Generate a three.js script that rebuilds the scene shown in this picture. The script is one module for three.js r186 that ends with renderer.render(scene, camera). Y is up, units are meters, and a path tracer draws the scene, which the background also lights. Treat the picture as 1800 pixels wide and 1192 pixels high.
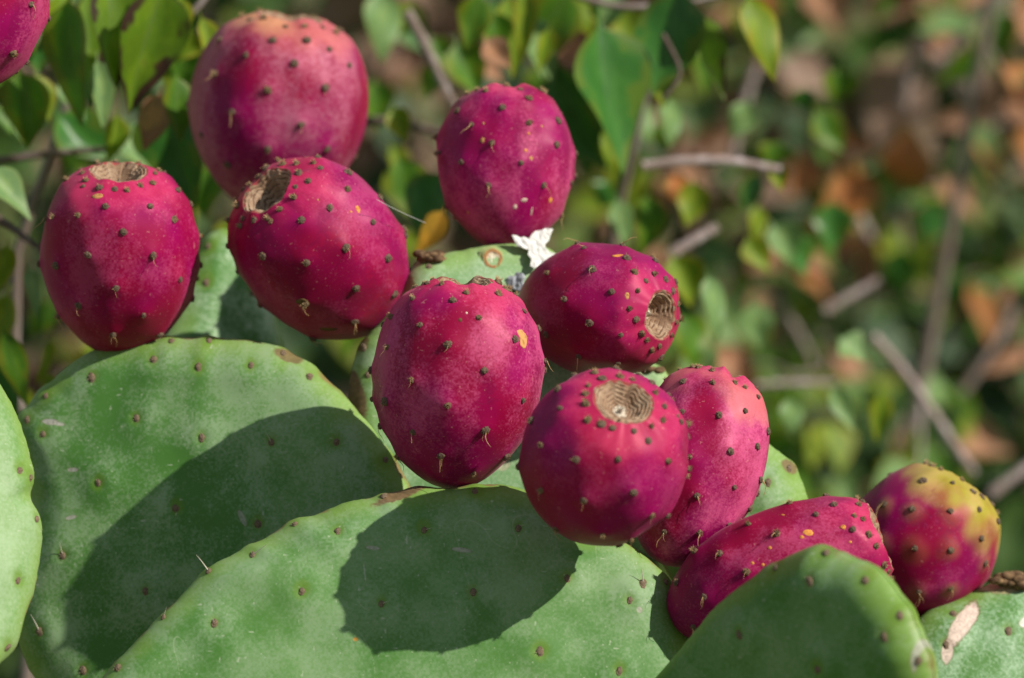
import * as THREE from 'three';
import { TessellateModifier } from 'three/addons/modifiers/TessellateModifier.js';
import { mergeGeometries } from 'three/addons/utils/BufferGeometryUtils.js';

// ---------------------------------------------------------------- camera, sky, sun, exposure
const scene = new THREE.Scene();
const D0 = 1.5, TANV = 0.0755;                                   // metres to the plane in focus; half height of the picture per metre
const camera = new THREE.PerspectiveCamera(2 * Math.atan(TANV) * 180 / Math.PI, 1024 / 678, 0.05, 2000);
const EYE = new THREE.Vector3(0, 1.12, 1.5), PITCH = -8 * Math.PI / 180;
camera.position.copy(EYE);
camera.rotation.x = PITCH;
camera.focus = 1.528;
camera.userData.fStop = 8.0;
scene.add(camera);

const SUN = new THREE.Vector3(0.72, 0.60, 0.36).normalize();
{
  const W = 256, H = 128, d = new Float32Array(W * H * 4);           // a hazy summer sky: pale at the horizon, soft blue overhead, a milky aureole round the sun
  for (let j = 0, k = 0; j < H; j++) for (let i = 0; i < W; i++, k += 4) {
    const el = ((j + 0.5) / H - 0.5) * Math.PI, az = ((i + 0.5) / W - 0.5) * 2 * Math.PI, x = Math.cos(az) * Math.cos(el), y = Math.sin(el), z = Math.sin(az) * Math.cos(el);
    const t = Math.pow(Math.max(0, y), 0.55), c = Math.max(0, x * SUN.x + y * SUN.y + z * SUN.z), g = 0.55 * Math.pow(c, 6);
    d[k] = 0.86 - 0.40 * t + g; d[k + 1] = 0.90 - 0.27 * t + g; d[k + 2] = 0.88 - 0.10 * t + g * 0.9; d[k + 3] = 1;
  }
  const t = new THREE.DataTexture(d, W, H, THREE.RGBAFormat, THREE.FloatType); t.mapping = THREE.EquirectangularReflectionMapping; t.magFilter = THREE.LinearFilter; t.wrapS = THREE.RepeatWrapping; t.needsUpdate = true;
  scene.background = t; scene.environment = t;
  scene.backgroundIntensity = scene.environmentIntensity = 0.40;
}
const sun = new THREE.DirectionalLight(new THREE.Color(1, 0.94, 0.83), 4.9);
sun.position.copy(SUN).multiplyScalar(6).add(new THREE.Vector3(0, 1, 0));
sun.target.position.set(0, 1, 0);
sun.castShadow = true;
sun.shadow.mapSize.set(4096, 4096);
Object.assign(sun.shadow.camera, { left: -1.6, right: 1.6, top: 1.6, bottom: -1.6, near: 0.5, far: 14 });
scene.add(sun, sun.target);

const renderer = new THREE.WebGLRenderer({ antialias: true });
renderer.toneMapping = THREE.LinearToneMapping;
renderer.toneMappingExposure = 1.22;
renderer.shadowMap.enabled = true;

// ---------------------------------------------------------------- helpers
let seedState = 1234567;
const rnd = () => { seedState = (seedState + 0x6d2b79f5) | 0; let t = Math.imul(seedState ^ (seedState >>> 15), 1 | seedState); t = (t + Math.imul(t ^ (t >>> 7), 61 | t)) ^ t; return ((t ^ (t >>> 14)) >>> 0) / 4294967296; };
const reseed = (n) => { seedState = n * 7919 + 17; };
const R = (a, b) => a + (b - a) * rnd();
const pick = (a) => a[Math.floor(rnd() * a.length)];
const clamp = (x, a = 0, b = 1) => Math.min(b, Math.max(a, x));
const ss = (a, b, x) => { const t = clamp((x - a) / (b - a)); return t * t * (3 - 2 * t); };
const V = (x, y, z) => new THREE.Vector3(x, y, z);
const hash = (x, y, z) => { let h = Math.imul(x, 374761393) ^ Math.imul(y, 668265263) ^ Math.imul(z, 2147483647 ^ 0x5bd1e995); h = Math.imul(h ^ (h >>> 13), 1274126177); h ^= h >>> 16; return (h >>> 0) / 2147483648 - 1; };
function noise(x, y, z) {                                        // smooth value noise, about -1..1
  const ix = Math.floor(x), iy = Math.floor(y), iz = Math.floor(z), fx = x - ix, fy = y - iy, fz = z - iz;
  const u = fx * fx * (3 - 2 * fx), v = fy * fy * (3 - 2 * fy), w = fz * fz * (3 - 2 * fz);
  const a = hash(ix, iy, iz), b = hash(ix + 1, iy, iz), c = hash(ix, iy + 1, iz), d = hash(ix + 1, iy + 1, iz);
  const e = hash(ix, iy, iz + 1), f = hash(ix + 1, iy, iz + 1), g = hash(ix, iy + 1, iz + 1), h = hash(ix + 1, iy + 1, iz + 1);
  const p = a + (b - a) * u, q = c + (d - c) * u, r = e + (f - e) * u, s = g + (h - g) * u, m = p + (q - p) * v;
  return m + (r + (s - r) * v - m) * w;
}
const fbm = (x, y, z, n = 3) => { let s = 0, a = 0.6; for (let i = 0; i < n; i++) { s += a * noise(x, y, z); x = x * 2.03 + 7.1; y = y * 2.03 + 3.7; z = z * 2.03 + 1.9; a *= 0.5; } return s; };

const FWD = V(0, Math.sin(PITCH), -Math.cos(PITCH)), UP = V(0, Math.cos(PITCH), Math.sin(PITCH)), RIGHT = V(1, 0, 0);
const PX = TANV / 596;                                           // metres per photograph pixel and metre of distance
const ray = (px, py) => FWD.clone().addScaledVector(RIGHT, (px - 900) * PX).addScaledVector(UP, (596 - py) * PX);
const at = (px, py, dz) => ray(px, py).multiplyScalar(D0 + dz).add(EYE);
const dir = (r, u, n) => V(0, 0, 0).addScaledVector(RIGHT, r).addScaledVector(UP, u).addScaledVector(FWD, -n).normalize();   // right, up, towards the viewer
const mm = (px, dz) => px * PX * (D0 + dz);

const used = new Map();
function numbered(name) { const n = used.get(name) ?? 0; used.set(name, n + 1); return n ? `${name}_${String(n).padStart(3, '0')}` : name; }
function thing(name, label, category, position, group) {
  const o = new THREE.Group(); o.name = numbered(name); scene.add(o);
  if (position) o.position.copy(position);
  o.userData = { label, category };
  if (group) o.userData.group = group;
  return o;
}
function part(name, geometry, material, parent, label) {
  const m = new THREE.Mesh(geometry, material); m.name = name; m.castShadow = m.receiveShadow = true; parent.add(m);
  if (label) m.userData.label = label;
  return m;
}
function structure(name, geometry, material) { const m = part(numbered(name), geometry, material, scene); m.userData.kind = 'structure'; return m; }

function grid(nu, nv, f, { closeU = false, uv } = {}) {          // f(i/nu, j/nv) -> [x, y, z]; i around, j along
  const p = new Float32Array((nu + 1) * (nv + 1) * 3), t = new Float32Array((nu + 1) * (nv + 1) * 2), idx = [];
  for (let j = 0, k = 0; j <= nv; j++) for (let i = 0; i <= nu; i++, k++) {
    const q = f(closeU && i === nu ? 0 : i / nu, j / nv); p[k * 3] = q[0]; p[k * 3 + 1] = q[1]; p[k * 3 + 2] = q[2];
    const w = uv ? uv(i / nu, j / nv, q) : [i / nu, j / nv]; t[k * 2] = w[0]; t[k * 2 + 1] = w[1];
  }
  for (let j = 0; j < nv; j++) for (let i = 0; i < nu; i++) { const a = j * (nu + 1) + i, b = a + 1, c = a + nu + 1, d = c + 1; idx.push(a, b, c, b, d, c); }
  const g = new THREE.BufferGeometry();
  g.setAttribute('position', new THREE.BufferAttribute(p, 3)); g.setAttribute('uv', new THREE.BufferAttribute(t, 2)); g.setIndex(idx); g.computeVertexNormals();
  if (closeU) {
    const n = g.attributes.normal;
    for (let j = 0; j <= nv; j++) { const a = j * (nu + 1), b = a + nu, s = V(n.getX(a) + n.getX(b), n.getY(a) + n.getY(b), n.getZ(a) + n.getZ(b)).normalize(); n.setXYZ(a, s.x, s.y, s.z); n.setXYZ(b, s.x, s.y, s.z); }
  }
  return g;
}
function texture(w, h, f, srgb = true) {                         // f(u, v) -> linear [r, g, b]
  const d = new Uint8Array(w * h * 4), enc = (x) => Math.round(255 * clamp(srgb ? (x <= 0.0031308 ? 12.92 * x : 1.055 * Math.pow(x, 1 / 2.4) - 0.055) : x));
  for (let j = 0, k = 0; j < h; j++) for (let i = 0; i < w; i++, k += 4) { const c = f((i + 0.5) / w, (j + 0.5) / h); d[k] = enc(c[0]); d[k + 1] = enc(c[1]); d[k + 2] = enc(c[2]); d[k + 3] = 255; }
  const t = new THREE.DataTexture(d, w, h); t.magFilter = THREE.LinearFilter; t.minFilter = THREE.LinearMipmapLinearFilter; t.generateMipmaps = true;
  t.wrapS = t.wrapT = THREE.RepeatWrapping; if (srgb) t.colorSpace = THREE.SRGBColorSpace; t.needsUpdate = true;
  return t;
}
const mix = (a, b, k) => [a[0] + (b[0] - a[0]) * k, a[1] + (b[1] - a[1]) * k, a[2] + (b[2] - a[2]) * k];
const paint = (g, f) => { const n = g.attributes.position.count, c = new Float32Array(n * 3), p = V(0, 0, 0); for (let i = 0; i < n; i++) { p.fromBufferAttribute(g.attributes.position, i); const q = f(p); c[i * 3] = q[0]; c[i * 3 + 1] = q[1]; c[i * 3 + 2] = q[2]; } g.setAttribute('color', new THREE.BufferAttribute(c, 3)); return g; };
const std = (o) => new THREE.MeshPhysicalMaterial(o);
const lin = (r, g, b) => new THREE.Color().setRGB(r, g, b);

// a tapered, bent rod through points
function rod(points, r0, r1, { sides = 6, seg = 10, knots = 0 } = {}) {
  const c = new THREE.CatmullRomCurve3(points), frames = c.computeFrenetFrames(seg, false);
  return grid(sides, seg, (u, v) => {
    const i = Math.round(v * seg), p = c.getPointAt(v), a = u * 2 * Math.PI, r = (r0 + (r1 - r0) * v) * (1 + knots * noise(v * 14, u * 4, r0 * 9000));
    return p.addScaledVector(frames.normals[i], Math.cos(a) * r).addScaledVector(frames.binormals[i], Math.sin(a) * r).toArray();
  }, { closeU: true });
}

// ---------------------------------------------------------------- ground and bank
const soil = texture(512, 512, (u, v) => { const n = fbm(u * 24, v * 24, 1, 4), m = fbm(u * 7, v * 7, 4, 3); return mix(mix([0.16, 0.11, 0.07], [0.09, 0.06, 0.035], ss(-0.5, 0.6, n)), [0.10, 0.15, 0.030], ss(-0.25, 0.25, m)); });
{
  const g = new THREE.PlaneGeometry(900, 900, 60, 60); g.rotateX(-Math.PI / 2);
  const uv = g.attributes.uv; for (let i = 0; i < uv.count; i++) uv.setXY(i, uv.getX(i) * 700, uv.getY(i) * 700);
  structure('ground', g, std({ map: soil, roughness: 1, bumpMap: soil, bumpScale: 0.02 }));
  const bank = grid(90, 40, (u, v) => { const x = -6 + 12 * u, y = v * 2.6; return [x, y - 0.1, -2.7 - y * 0.7 + 0.16 * fbm(x * 1.6, y * 1.6, 3)]; }, { uv: (u, v) => [u * 9, v * 2.4] });
  structure('hillside', bank, std({ map: soil, roughness: 1, bumpMap: soil, bumpScale: 0.02 }));
}

// ---------------------------------------------------------------- areoles, bristles, spines (shared shapes)
const hairMat = std({ vertexColors: true, roughness: 0.9, specularIntensity: 0.3 });
const strawMat = std({ color: lin(0.46, 0.28, 0.13), roughness: 0.6 });
const spineMat = std({ color: lin(0.50, 0.45, 0.38), roughness: 0.55 });
function needle(from, to, r, sides = 3) {
  const d = to.clone().sub(from), l = d.length(), g = new THREE.ConeGeometry(r, l, sides, 1, true);
  g.translate(0, l / 2, 0); g.applyQuaternion(new THREE.Quaternion().setFromUnitVectors(V(0, 1, 0), d.normalize())); g.translate(from.x, from.y, from.z);
  return g;
}
function areoleShape(seed, felt, hair, hairs, hairLen) {         // radius about 1, along +y
  reseed(seed);
  const knob = new THREE.IcosahedronGeometry(1, 3);
  { const q = knob.attributes.position; for (let i = 0; i < q.count; i++) { const x = q.getX(i), y = q.getY(i), z = q.getZ(i), k = 1 + 0.20 * noise(x * 2.2 + seed * 3, y * 2.2, z * 2.2) + 0.10 * noise(x * 5, y * 5 + seed, z * 5); q.setXYZ(i, x * k * (1.05 - 0.2 * Math.max(0, y)), y * k * 0.78, z * k * (1.05 - 0.2 * Math.max(0, y))); } knob.computeVertexNormals(); }
  knob.deleteAttribute('uv');
  paint(knob, (p) => mix(felt, [felt[0] * 1.8, felt[1] * 1.75, felt[2] * 1.7], ss(-0.2, 0.5, noise(p.x * 4, p.y * 4, p.z * 4 + seed))));
  const all = [knob];
  for (let i = 0; i < hairs; i++) {
    const a = R(0, 6.283), s = R(0.15, 0.9), f = V(Math.cos(a) * s * 0.9, 0.55, Math.sin(a) * s * 0.9), t = f.clone().add(V(Math.cos(a) * s * R(0.3, 1.0), R(0.5, 1) * hairLen, Math.sin(a) * s * R(0.3, 1.0)));
    const n = needle(f, t, 0.085); n.deleteAttribute('uv'); paint(n, () => hair); all.push(n.toNonIndexed());
  }
  return mergeGeometries(all);
}
const FELT = [0.085, 0.060, 0.043];
const knobs = [1, 2, 3, 4, 5, 6].map((s) => areoleShape(s, FELT, [0.26, 0.17, 0.09], 9 + s, 0.75));
const tufts = [11, 12, 13, 14].map((s) => areoleShape(s, [0.10, 0.07, 0.04], [0.34, 0.23, 0.12], 22, 1.5));
const padEyes = [21, 22, 23].map((s) => areoleShape(s, [0.11, 0.080, 0.055], [0.30, 0.24, 0.17], 4, 0.6));
function bristleShape(seed) {
  reseed(seed); const b = R(-0.25, 0.25);
  return rod([V(0, 0, 0), V(b * 0.3, 0.35, 0.16), V(b, 0.72, 0.10), V(b * 0.7, 1, -0.05)], 0.035, 0.010, { sides: 4, seg: 6 });
}
const bristles = [31, 32, 33, 34].map(bristleShape);
const spineShape = (() => { const g = rod([V(0, 0, 0), V(0.015, 0.5, 0), V(0, 1, 0)], 0.05, 0.008, { sides: 5, seg: 6 }); return g; })();

// ---------------------------------------------------------------- fruit
function spline(pts) {                                           // monotone-ish interpolation of [u, r]
  return (u) => {
    u = clamp(u); let i = 0; while (i < pts.length - 2 && u > pts[i + 1][0]) i++;
    const p0 = pts[Math.max(0, i - 1)], p1 = pts[i], p2 = pts[i + 1], p3 = pts[Math.min(pts.length - 1, i + 2)], h = p2[0] - p1[0], t = (u - p1[0]) / h;
    const m1 = i === 0 ? (p2[1] - p1[1]) / h : (p2[1] - p0[1]) / (p2[0] - p0[0]), m2 = i >= pts.length - 2 ? (p2[1] - p1[1]) / h : (p3[1] - p1[1]) / (p3[0] - p1[0]);
    const t2 = t * t, t3 = t2 * t;
    return (2 * t3 - 3 * t2 + 1) * p1[1] + (t3 - 2 * t2 + t) * h * m1 + (-2 * t3 + 3 * t2) * p2[1] + (t3 - t2) * h * m2;
  };
}
const PROFILE = [[0, 0], [0.008, 0.15], [0.03, 0.30], [0.08, 0.475], [0.16, 0.66], [0.28, 0.845], [0.42, 0.965], [0.56, 1], [0.70, 0.965], [0.82, 0.865], [0.91, 0.725], [0.965, 0.555], [1, 0.375]];
const craterTex = texture(768, 256, (u, v) => {
  const a = u * 2 * Math.PI, x = Math.cos(a), y = Math.sin(a), w = v + 0.05 * noise(x * 1.5, y * 1.5, 5) + 0.012 * noise(x * 7, y * 7, v * 6), n = noise(x * 34, y * 34, v * 60), m = fbm(x * 2.5, y * 2.5, v * 5, 3);
  let c = mix([0.25, 0.155, 0.100], [0.36, 0.255, 0.175], ss(-0.3, 0.5, m + 0.4 * n));
  const k = Math.abs((((w * 9 + 0.5 * noise(x * 1.6, y * 1.6, 9)) % 1) + 1) % 1 - 0.5), gap = noise(x * 4, y * 4, Math.floor(w * 9) * 3.1);
  c = mix(c, [0.085, 0.042, 0.026], 0.85 * ss(0.20, 0.05, k) * ss(-0.7, -0.1, gap) * (1 - ss(0.82, 0.9, v)));
  const q = Math.abs(noise(x * 5 + v * 0.8, y * 5, 17)); c = mix(c, [0.085, 0.042, 0.026], 0.8 * ss(0.05, 0.012, q) * ss(0.62, 0.35, v));
  c = mix(c, [0.26, 0.035, 0.045], 0.85 * ss(0.10, 0.02, v + 0.10 * noise(x * 6, y * 6, 3)));
  return mix(c, [0.62, 0.56, 0.47], 0.8 * ss(0.70, 0.84, v + 0.12 * m));
});
const craterMat = std({ map: craterTex, roughness: 0.95, specularIntensity: 0.25 });
const corkMat = std({ vertexColors: true, roughness: 0.85, specularIntensity: 0.4 });

function fruit(o) {
  // o: label, seed, c [px, py] middle, dz, axis [image right, image up], tilt (degrees, towards the viewer), L, W (photograph pixels), areoles, opts
  const { seed } = o, L = mm(o.L, o.dz), Rm = mm(o.W, o.dz) / 2, tl = o.tilt * Math.PI / 180, k = Math.hypot(...o.axis);
  const axis = dir(o.axis[0] / k * Math.cos(tl), o.axis[1] / k * Math.cos(tl), Math.sin(tl));
  const base = at(o.c[0], o.c[1], o.dz).addScaledVector(axis, -L / 2);
  const toEye = EYE.clone().sub(base).normalize(), zAx = toEye.clone().addScaledVector(axis, -toEye.dot(axis)).normalize(), xAx = axis.clone().cross(zAx);
  const root = thing(o.name ?? 'cactus_fruit', o.label, 'cactus fruit', base, 'fruits on the prickly pear cactus');
  root.quaternion.setFromRotationMatrix(new THREE.Matrix4().makeBasis(xAx, axis, zAx));
  root.updateMatrixWorld(true);
  const inv = root.matrixWorld.clone().invert(), eye = EYE.clone().applyMatrix4(inv);
  const prof = spline(o.profile ?? PROFILE), rimR = prof(1);
  const flat = o.flat ?? 1;                                      // a little narrower along the line of sight
  const lm = o.lump ?? 1, lump = (u, a) => 1 + lm * 0.022 * noise(Math.cos(a) * 1.5 + seed * 3.1, u * 3, Math.sin(a) * 1.5) + lm * 0.010 * noise(Math.cos(a) * 4 + seed, u * 3.5, Math.sin(a) * 4) + lm * (o.ribs ?? 0.008) * Math.cos(a * (o.nribs ?? 8) + seed + 1.2 * u) * ss(0.1, 0.4, u);
  // areoles seen in the photograph, found on the surface
  const spots = [];
  const find = (px, py) => {
    const d = ray(px, py).transformDirection(inv), mid = eye.clone().multiplyScalar(-1).dot(d) * 1; let best = 1e9, hit = null;
    for (let s = -0.075; s < 0.09; s += 0.0004) {
      const p = eye.clone().addScaledVector(d, mid + s), u = p.y / L, r = Math.hypot(p.x, p.z);
      const gap = u < 0 ? 1 - 10 * u : u > 1 ? (u - 1) * L + Math.max(0, r - Rm * rimR) + 1e-4 : r - Rm * prof(u);
      if (gap < best) { best = gap; hit = { u: clamp(u, 0.02, 0.985), a: Math.atan2(p.x, p.z) }; }
      if (gap < 0) { hit = { u: clamp(u, 0.02, 0.985), a: Math.atan2(p.x, p.z) }; break; }
    }
    return hit;
  };
  for (const [px, py, big] of o.areoles) { const h = find(px, py); if (h) spots.push({ ...h, big, seen: true }); }
  reseed(seed);
  // the side that faces away: the same spiral habit, only where none was traced
  const near = (u, a, du) => spots.some((s) => Math.hypot((s.u - u) * L, Math.abs(((s.a - a + 9.4248) % 6.2832) - 3.1416) * Rm * prof(u)) < du);
  for (let i = 0; i < 46; i++) {
    const u = 0.08 + 0.86 * (i + 0.5) / 46, a = i * 2.39996 + seed, n = V(Math.sin(a), 0.3 * (u - 0.5), Math.cos(a)).normalize(), p = V(Math.sin(a) * Rm * prof(u), u * L, Math.cos(a) * Rm * prof(u));
    if (n.dot(eye.clone().sub(p).normalize()) < -0.12 && !near(u, a, 0.008)) spots.push({ u, a });
  }
  for (let i = 0; i < 17; i++) { const a = i / 17 * 6.2832 + R(-0.1, 0.1), u = R(0.95, 0.985); if (!near(u, a, 0.0042)) spots.push({ u, a, big: rnd() < 0.3 ? 1 : 0 }); }
  const P = (u, a, extra = 0) => { const r = Rm * prof(u) * lump(u, a) + extra; return V(Math.sin(a) * r, u * L, Math.cos(a) * r * flat); };
  const bump = (u, a) => { let b = 0; for (const s of spots) { const da = Math.abs(((s.a - a + 9.4248) % 6.2832) - 3.1416); if (da > 1) continue; const d = Math.hypot((s.u - u) * L, da * Rm * Math.max(0.2, prof(u))); if (d < 0.011) b += (1 - ss(0.90, 0.985, u)) * 0.0009 * Math.exp(-d * d / (2 * 0.0026 * 0.0026)); } return Math.min(b, 0.0012); };
  const rimWave = (a) => L * (o.rim ?? 0.014) * noise(Math.cos(a) * 2.4 + seed, Math.sin(a) * 2.4, 3) + L * 0.003 * noise(Math.cos(a) * 7, Math.sin(a) * 7, seed);
  const un = (v) => 1 - Math.pow(1 - v, 1.15) ;
  const skinG = grid(144, 110, (i, v) => {
    const u = v < 0.12 ? v * v / 0.12 * 0.5 + v * 0.5 * 0.4 : v, uu = v < 0.12 ? 0.084 * Math.pow(v / 0.12, 1.6) : 0.084 + (1 - 0.084) * (v - 0.12) / 0.88, a = Math.PI + i * 2 * Math.PI;
    const p = P(uu, a, bump(uu, a)); p.y += rimWave(a) * ss(0.86, 1, uu); return p.toArray();
  }, { closeU: true, uv: (i, v) => [i, v < 0.12 ? 0.084 * Math.pow(v / 0.12, 1.6) : 0.084 + (1 - 0.084) * (v - 0.12) / 0.88] });
  const [tw, th] = o.tex ?? [1024, 512], T = { crimson: [0.235, 0.001, 0.034], magenta: [0.250, 0.001, 0.080], purple: [0.110, 0.002, 0.040], bloom: [0.54, 0.085, 0.215], coral: [0.48, 0.024, 0.080], ...(o.tint ?? {}) };
  const ratio = L / Rm;
  const tex = texture(tw, th, (i, v) => {
    const a = Math.PI + i * 2 * Math.PI, f = Math.max(0.1, prof(v)), x = Math.sin(a) * f, z = Math.cos(a) * f, y = v * ratio, s = seed * 5.3;
    const n1 = fbm(x * 1.3 + s, y * 1.1, z * 1.3, 3), n2 = fbm(x * 2.2, y * 1.2 + s, z * 2.2, 4), g = noise(x * 60, y * 60, z * 60 + s), g2 = noise(x * 24 + s, y * 24, z * 24);
    let c = mix(T.crimson, T.magenta, ss(-0.35, 0.35, n1));
    c = mix(c, T.purple, 0.34 * ss(0.05, 0.5, noise(x * 3 + s, y * 0.7, z * 3) + 0.3 * g2));
    c = mix(c, T.bloom, Math.min(0.9, 0.85 * (o.bloom ?? 0.45)) * ss(-0.12 - 0.7 * Math.max(0, (o.bloom ?? 0.45) - 0.5), 0.62 + 0.4 * Math.max(0, (o.bloom ?? 0.45) - 0.5), n2 + 0.34 * g + 0.20 * g2));
    c = mix(c, T.coral, 0.55 * ss(0.84, 1.02, v + 0.16 * n2));
    if (o.ripen) c = o.ripen(c, v, a, n1, n2, spots, L, Rm, prof);
    const sp = noise(x * 34 + s, y * 34, z * 34 + 9); if (sp > 0.76) c = mix(c, [0.62, 0.32, 0.26], 0.32 * ss(0.76, 0.90, sp));
    const du = noise(x * 90 + 3, y * 90, z * 90 + s); if (du > 0.62) c = mix(c, [0.42, 0.26, 0.24], 0.26 * ss(0.62, 0.85, du) * ss(-0.3, 0.4, noise(x * 2.6, y * 2.6 + 5, z * 2.6)));
    const cr = Math.abs(noise(x * 5 + s, y * 2.2, z * 5)) + 0.02 * g; if (cr < 0.03) c = mix(c, [0.16, 0.02, 0.05], 0.35 * ss(0.03, 0.0, cr) * ss(0.1, 0.5, noise(x * 3, y * 3, z * 3 + s)));
    return c;
  });
  part('skin', skinG, std({ map: tex, roughness: o.rough ?? 0.47, specularIntensity: 0.55, specularColor: lin(1, 0.5, 0.6), sheen: 0.12, sheenColor: lin(1, 0.5, 0.62), sheenRoughness: 0.55, bumpMap: tex, bumpScale: 0.00006 }), root);
  // the scar of the fallen flower: a dished disc with torn rings
  const depth = L * (o.crater ?? 0.085);
  const scar = grid(150, 96, (i, v) => {
    const a = Math.PI + i * 2 * Math.PI, r = Rm * rimR * lump(1, a) * (1 - v) * 1.0, fade = ss(0, 0.12, v) * (1 - ss(0.9, 1, v));
    const w = v + 0.06 * noise(Math.cos(a) * 1.6, Math.sin(a) * 1.6, seed), ring = Math.abs((w * 9 + 0.5 * noise(Math.cos(a) * 1.6, Math.sin(a) * 3, seed + 4)) % 1 - 0.5) * 2;
    const y = L + rimWave(a) * (1 - v) - depth * (0.16 * ss(0, 0.3, v) + 0.84 * ss(0.16, 0.72, v)) + fade * (0.00042 * (ring - 0.5) - 0.0012 * ss(0.72, 0.86, noise(Math.cos(a) * 7 + seed, Math.sin(a) * 7, v * 0.8)) * (1 - v) + 0.0003 * noise(Math.cos(a) * 9 * (1 - v), Math.sin(a) * 9 * (1 - v), seed)) + 0.0022 * ss(0.82, 1, v) * (0.5 + noise(Math.cos(a) * 2, Math.sin(a) * 2, seed * 2));
    return [Math.sin(a) * r, y, Math.cos(a) * r * flat];
  }, { closeU: true, uv: (i, v) => [i, v] });
  part('flower_scar', scar, craterMat, root);
  // areoles and their long bristles
  const frame = (u, a) => { const e = 0.004, p = P(u, a, bump(u, a)), du = P(Math.min(1, u + e), a).sub(P(u - e, a)), da = P(u, a + e).sub(P(u, a - e)), n = da.cross(du).normalize(); if (n.dot(V(Math.sin(a), 0, Math.cos(a))) < 0) n.negate(); p.y += rimWave(a) * ss(0.86, 1, u); return { p, n, down: du.normalize().negate() }; };
  const g = V(0, -1, 0).transformDirection(inv);
  for (const s of spots) {
    const { p, n } = frame(s.u, s.a), rimmed = s.u > 0.93, q = new THREE.Quaternion().setFromUnitVectors(V(0, 1, 0), n.clone().addScaledVector(V(0, 1, 0), rimmed ? 0.5 : 0.15).normalize()).multiply(new THREE.Quaternion().setFromAxisAngle(V(0, 1, 0), R(0, 6.28)));
    const m = part('areole', (rimmed && (s.big || rnd() < 0.45)) || rnd() < 0.22 ? pick(tufts) : pick(knobs), hairMat, root), r = (s.seen ? 0.00112 : 0.0010) * R(0.76, 1.2) * (o.knob ?? 1);
    m.position.copy(p).addScaledVector(n, 0.0001); m.quaternion.copy(q); m.scale.set(r * R(0.9, 1.15), r * R(0.6, 1.0), r * R(0.9, 1.15));
    for (let nb = s.seen && s.u < 0.8 ? (s.u < 0.35 ? Math.floor(R(0, 3.4)) : rnd() < 0.4 ? 1 : 0) : 0; nb > 0; nb--) {
      const b = part('bristle', pick(bristles), strawMat, root), d = g.clone().addScaledVector(n, -g.dot(n)).normalize().addScaledVector(n, R(0.15, 0.5)).add(V(R(-0.4, 0.4), 0, R(-0.4, 0.4))).normalize(), l = R(0.0028, 0.0062);
      b.position.copy(p).addScaledVector(n, 0.0008); b.quaternion.setFromUnitVectors(V(0, 1, 0), d); b.scale.set(l * 0.9, l, l * 0.9);
    }
  }
  // corky marks seen on the skin: low scabs that stand a little proud
  for (const [px, py, wpx, hpx, col] of o.scabs ?? []) {
    const h = find(px, py); if (!h) continue;
    const { p, n } = frame(h.u, h.a), C = { tan: [0.50, 0.26, 0.09], orange: [0.66, 0.27, 0.06], pale: [0.66, 0.50, 0.42], brown: [0.13, 0.08, 0.03] }[col];
    const s = grid(18, 6, (u, v) => { const a = u * 6.2832, r = Math.sin(v * Math.PI / 2) * (1 + 0.18 * noise(Math.cos(a) * 1.7 + px, Math.sin(a) * 1.7, py)); return [Math.cos(a) * r, 0.45 * Math.cos(v * Math.PI / 2) + 0.10 * noise(Math.cos(a) * r * 4, py, Math.sin(a) * r * 4) - (v > 0.9 ? 0.6 : 0), Math.sin(a) * r]; }, { closeU: true });
    paint(s, (q) => mix(C, [C[0] * 0.55, C[1] * 0.5, C[2] * 0.5], ss(-0.2, 0.6, noise(q.x * 3.2 + px, q.z * 3.2, py))));
    const m = part('corky_mark', s, corkMat, root), x = mm(wpx, o.dz) / 2, z = mm(hpx, o.dz) / 2;
    m.position.copy(p).addScaledVector(n, -0.0001);
    const upv = V(0, 1, 0).transformDirection(inv), zz = upv.addScaledVector(n, -upv.dot(n)).normalize(), xx = n.clone().cross(zz);
    m.quaternion.setFromRotationMatrix(new THREE.Matrix4().makeBasis(xx, n, zz)); m.scale.set(x, 0.0007, z);
  }
  return root;
}

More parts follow.
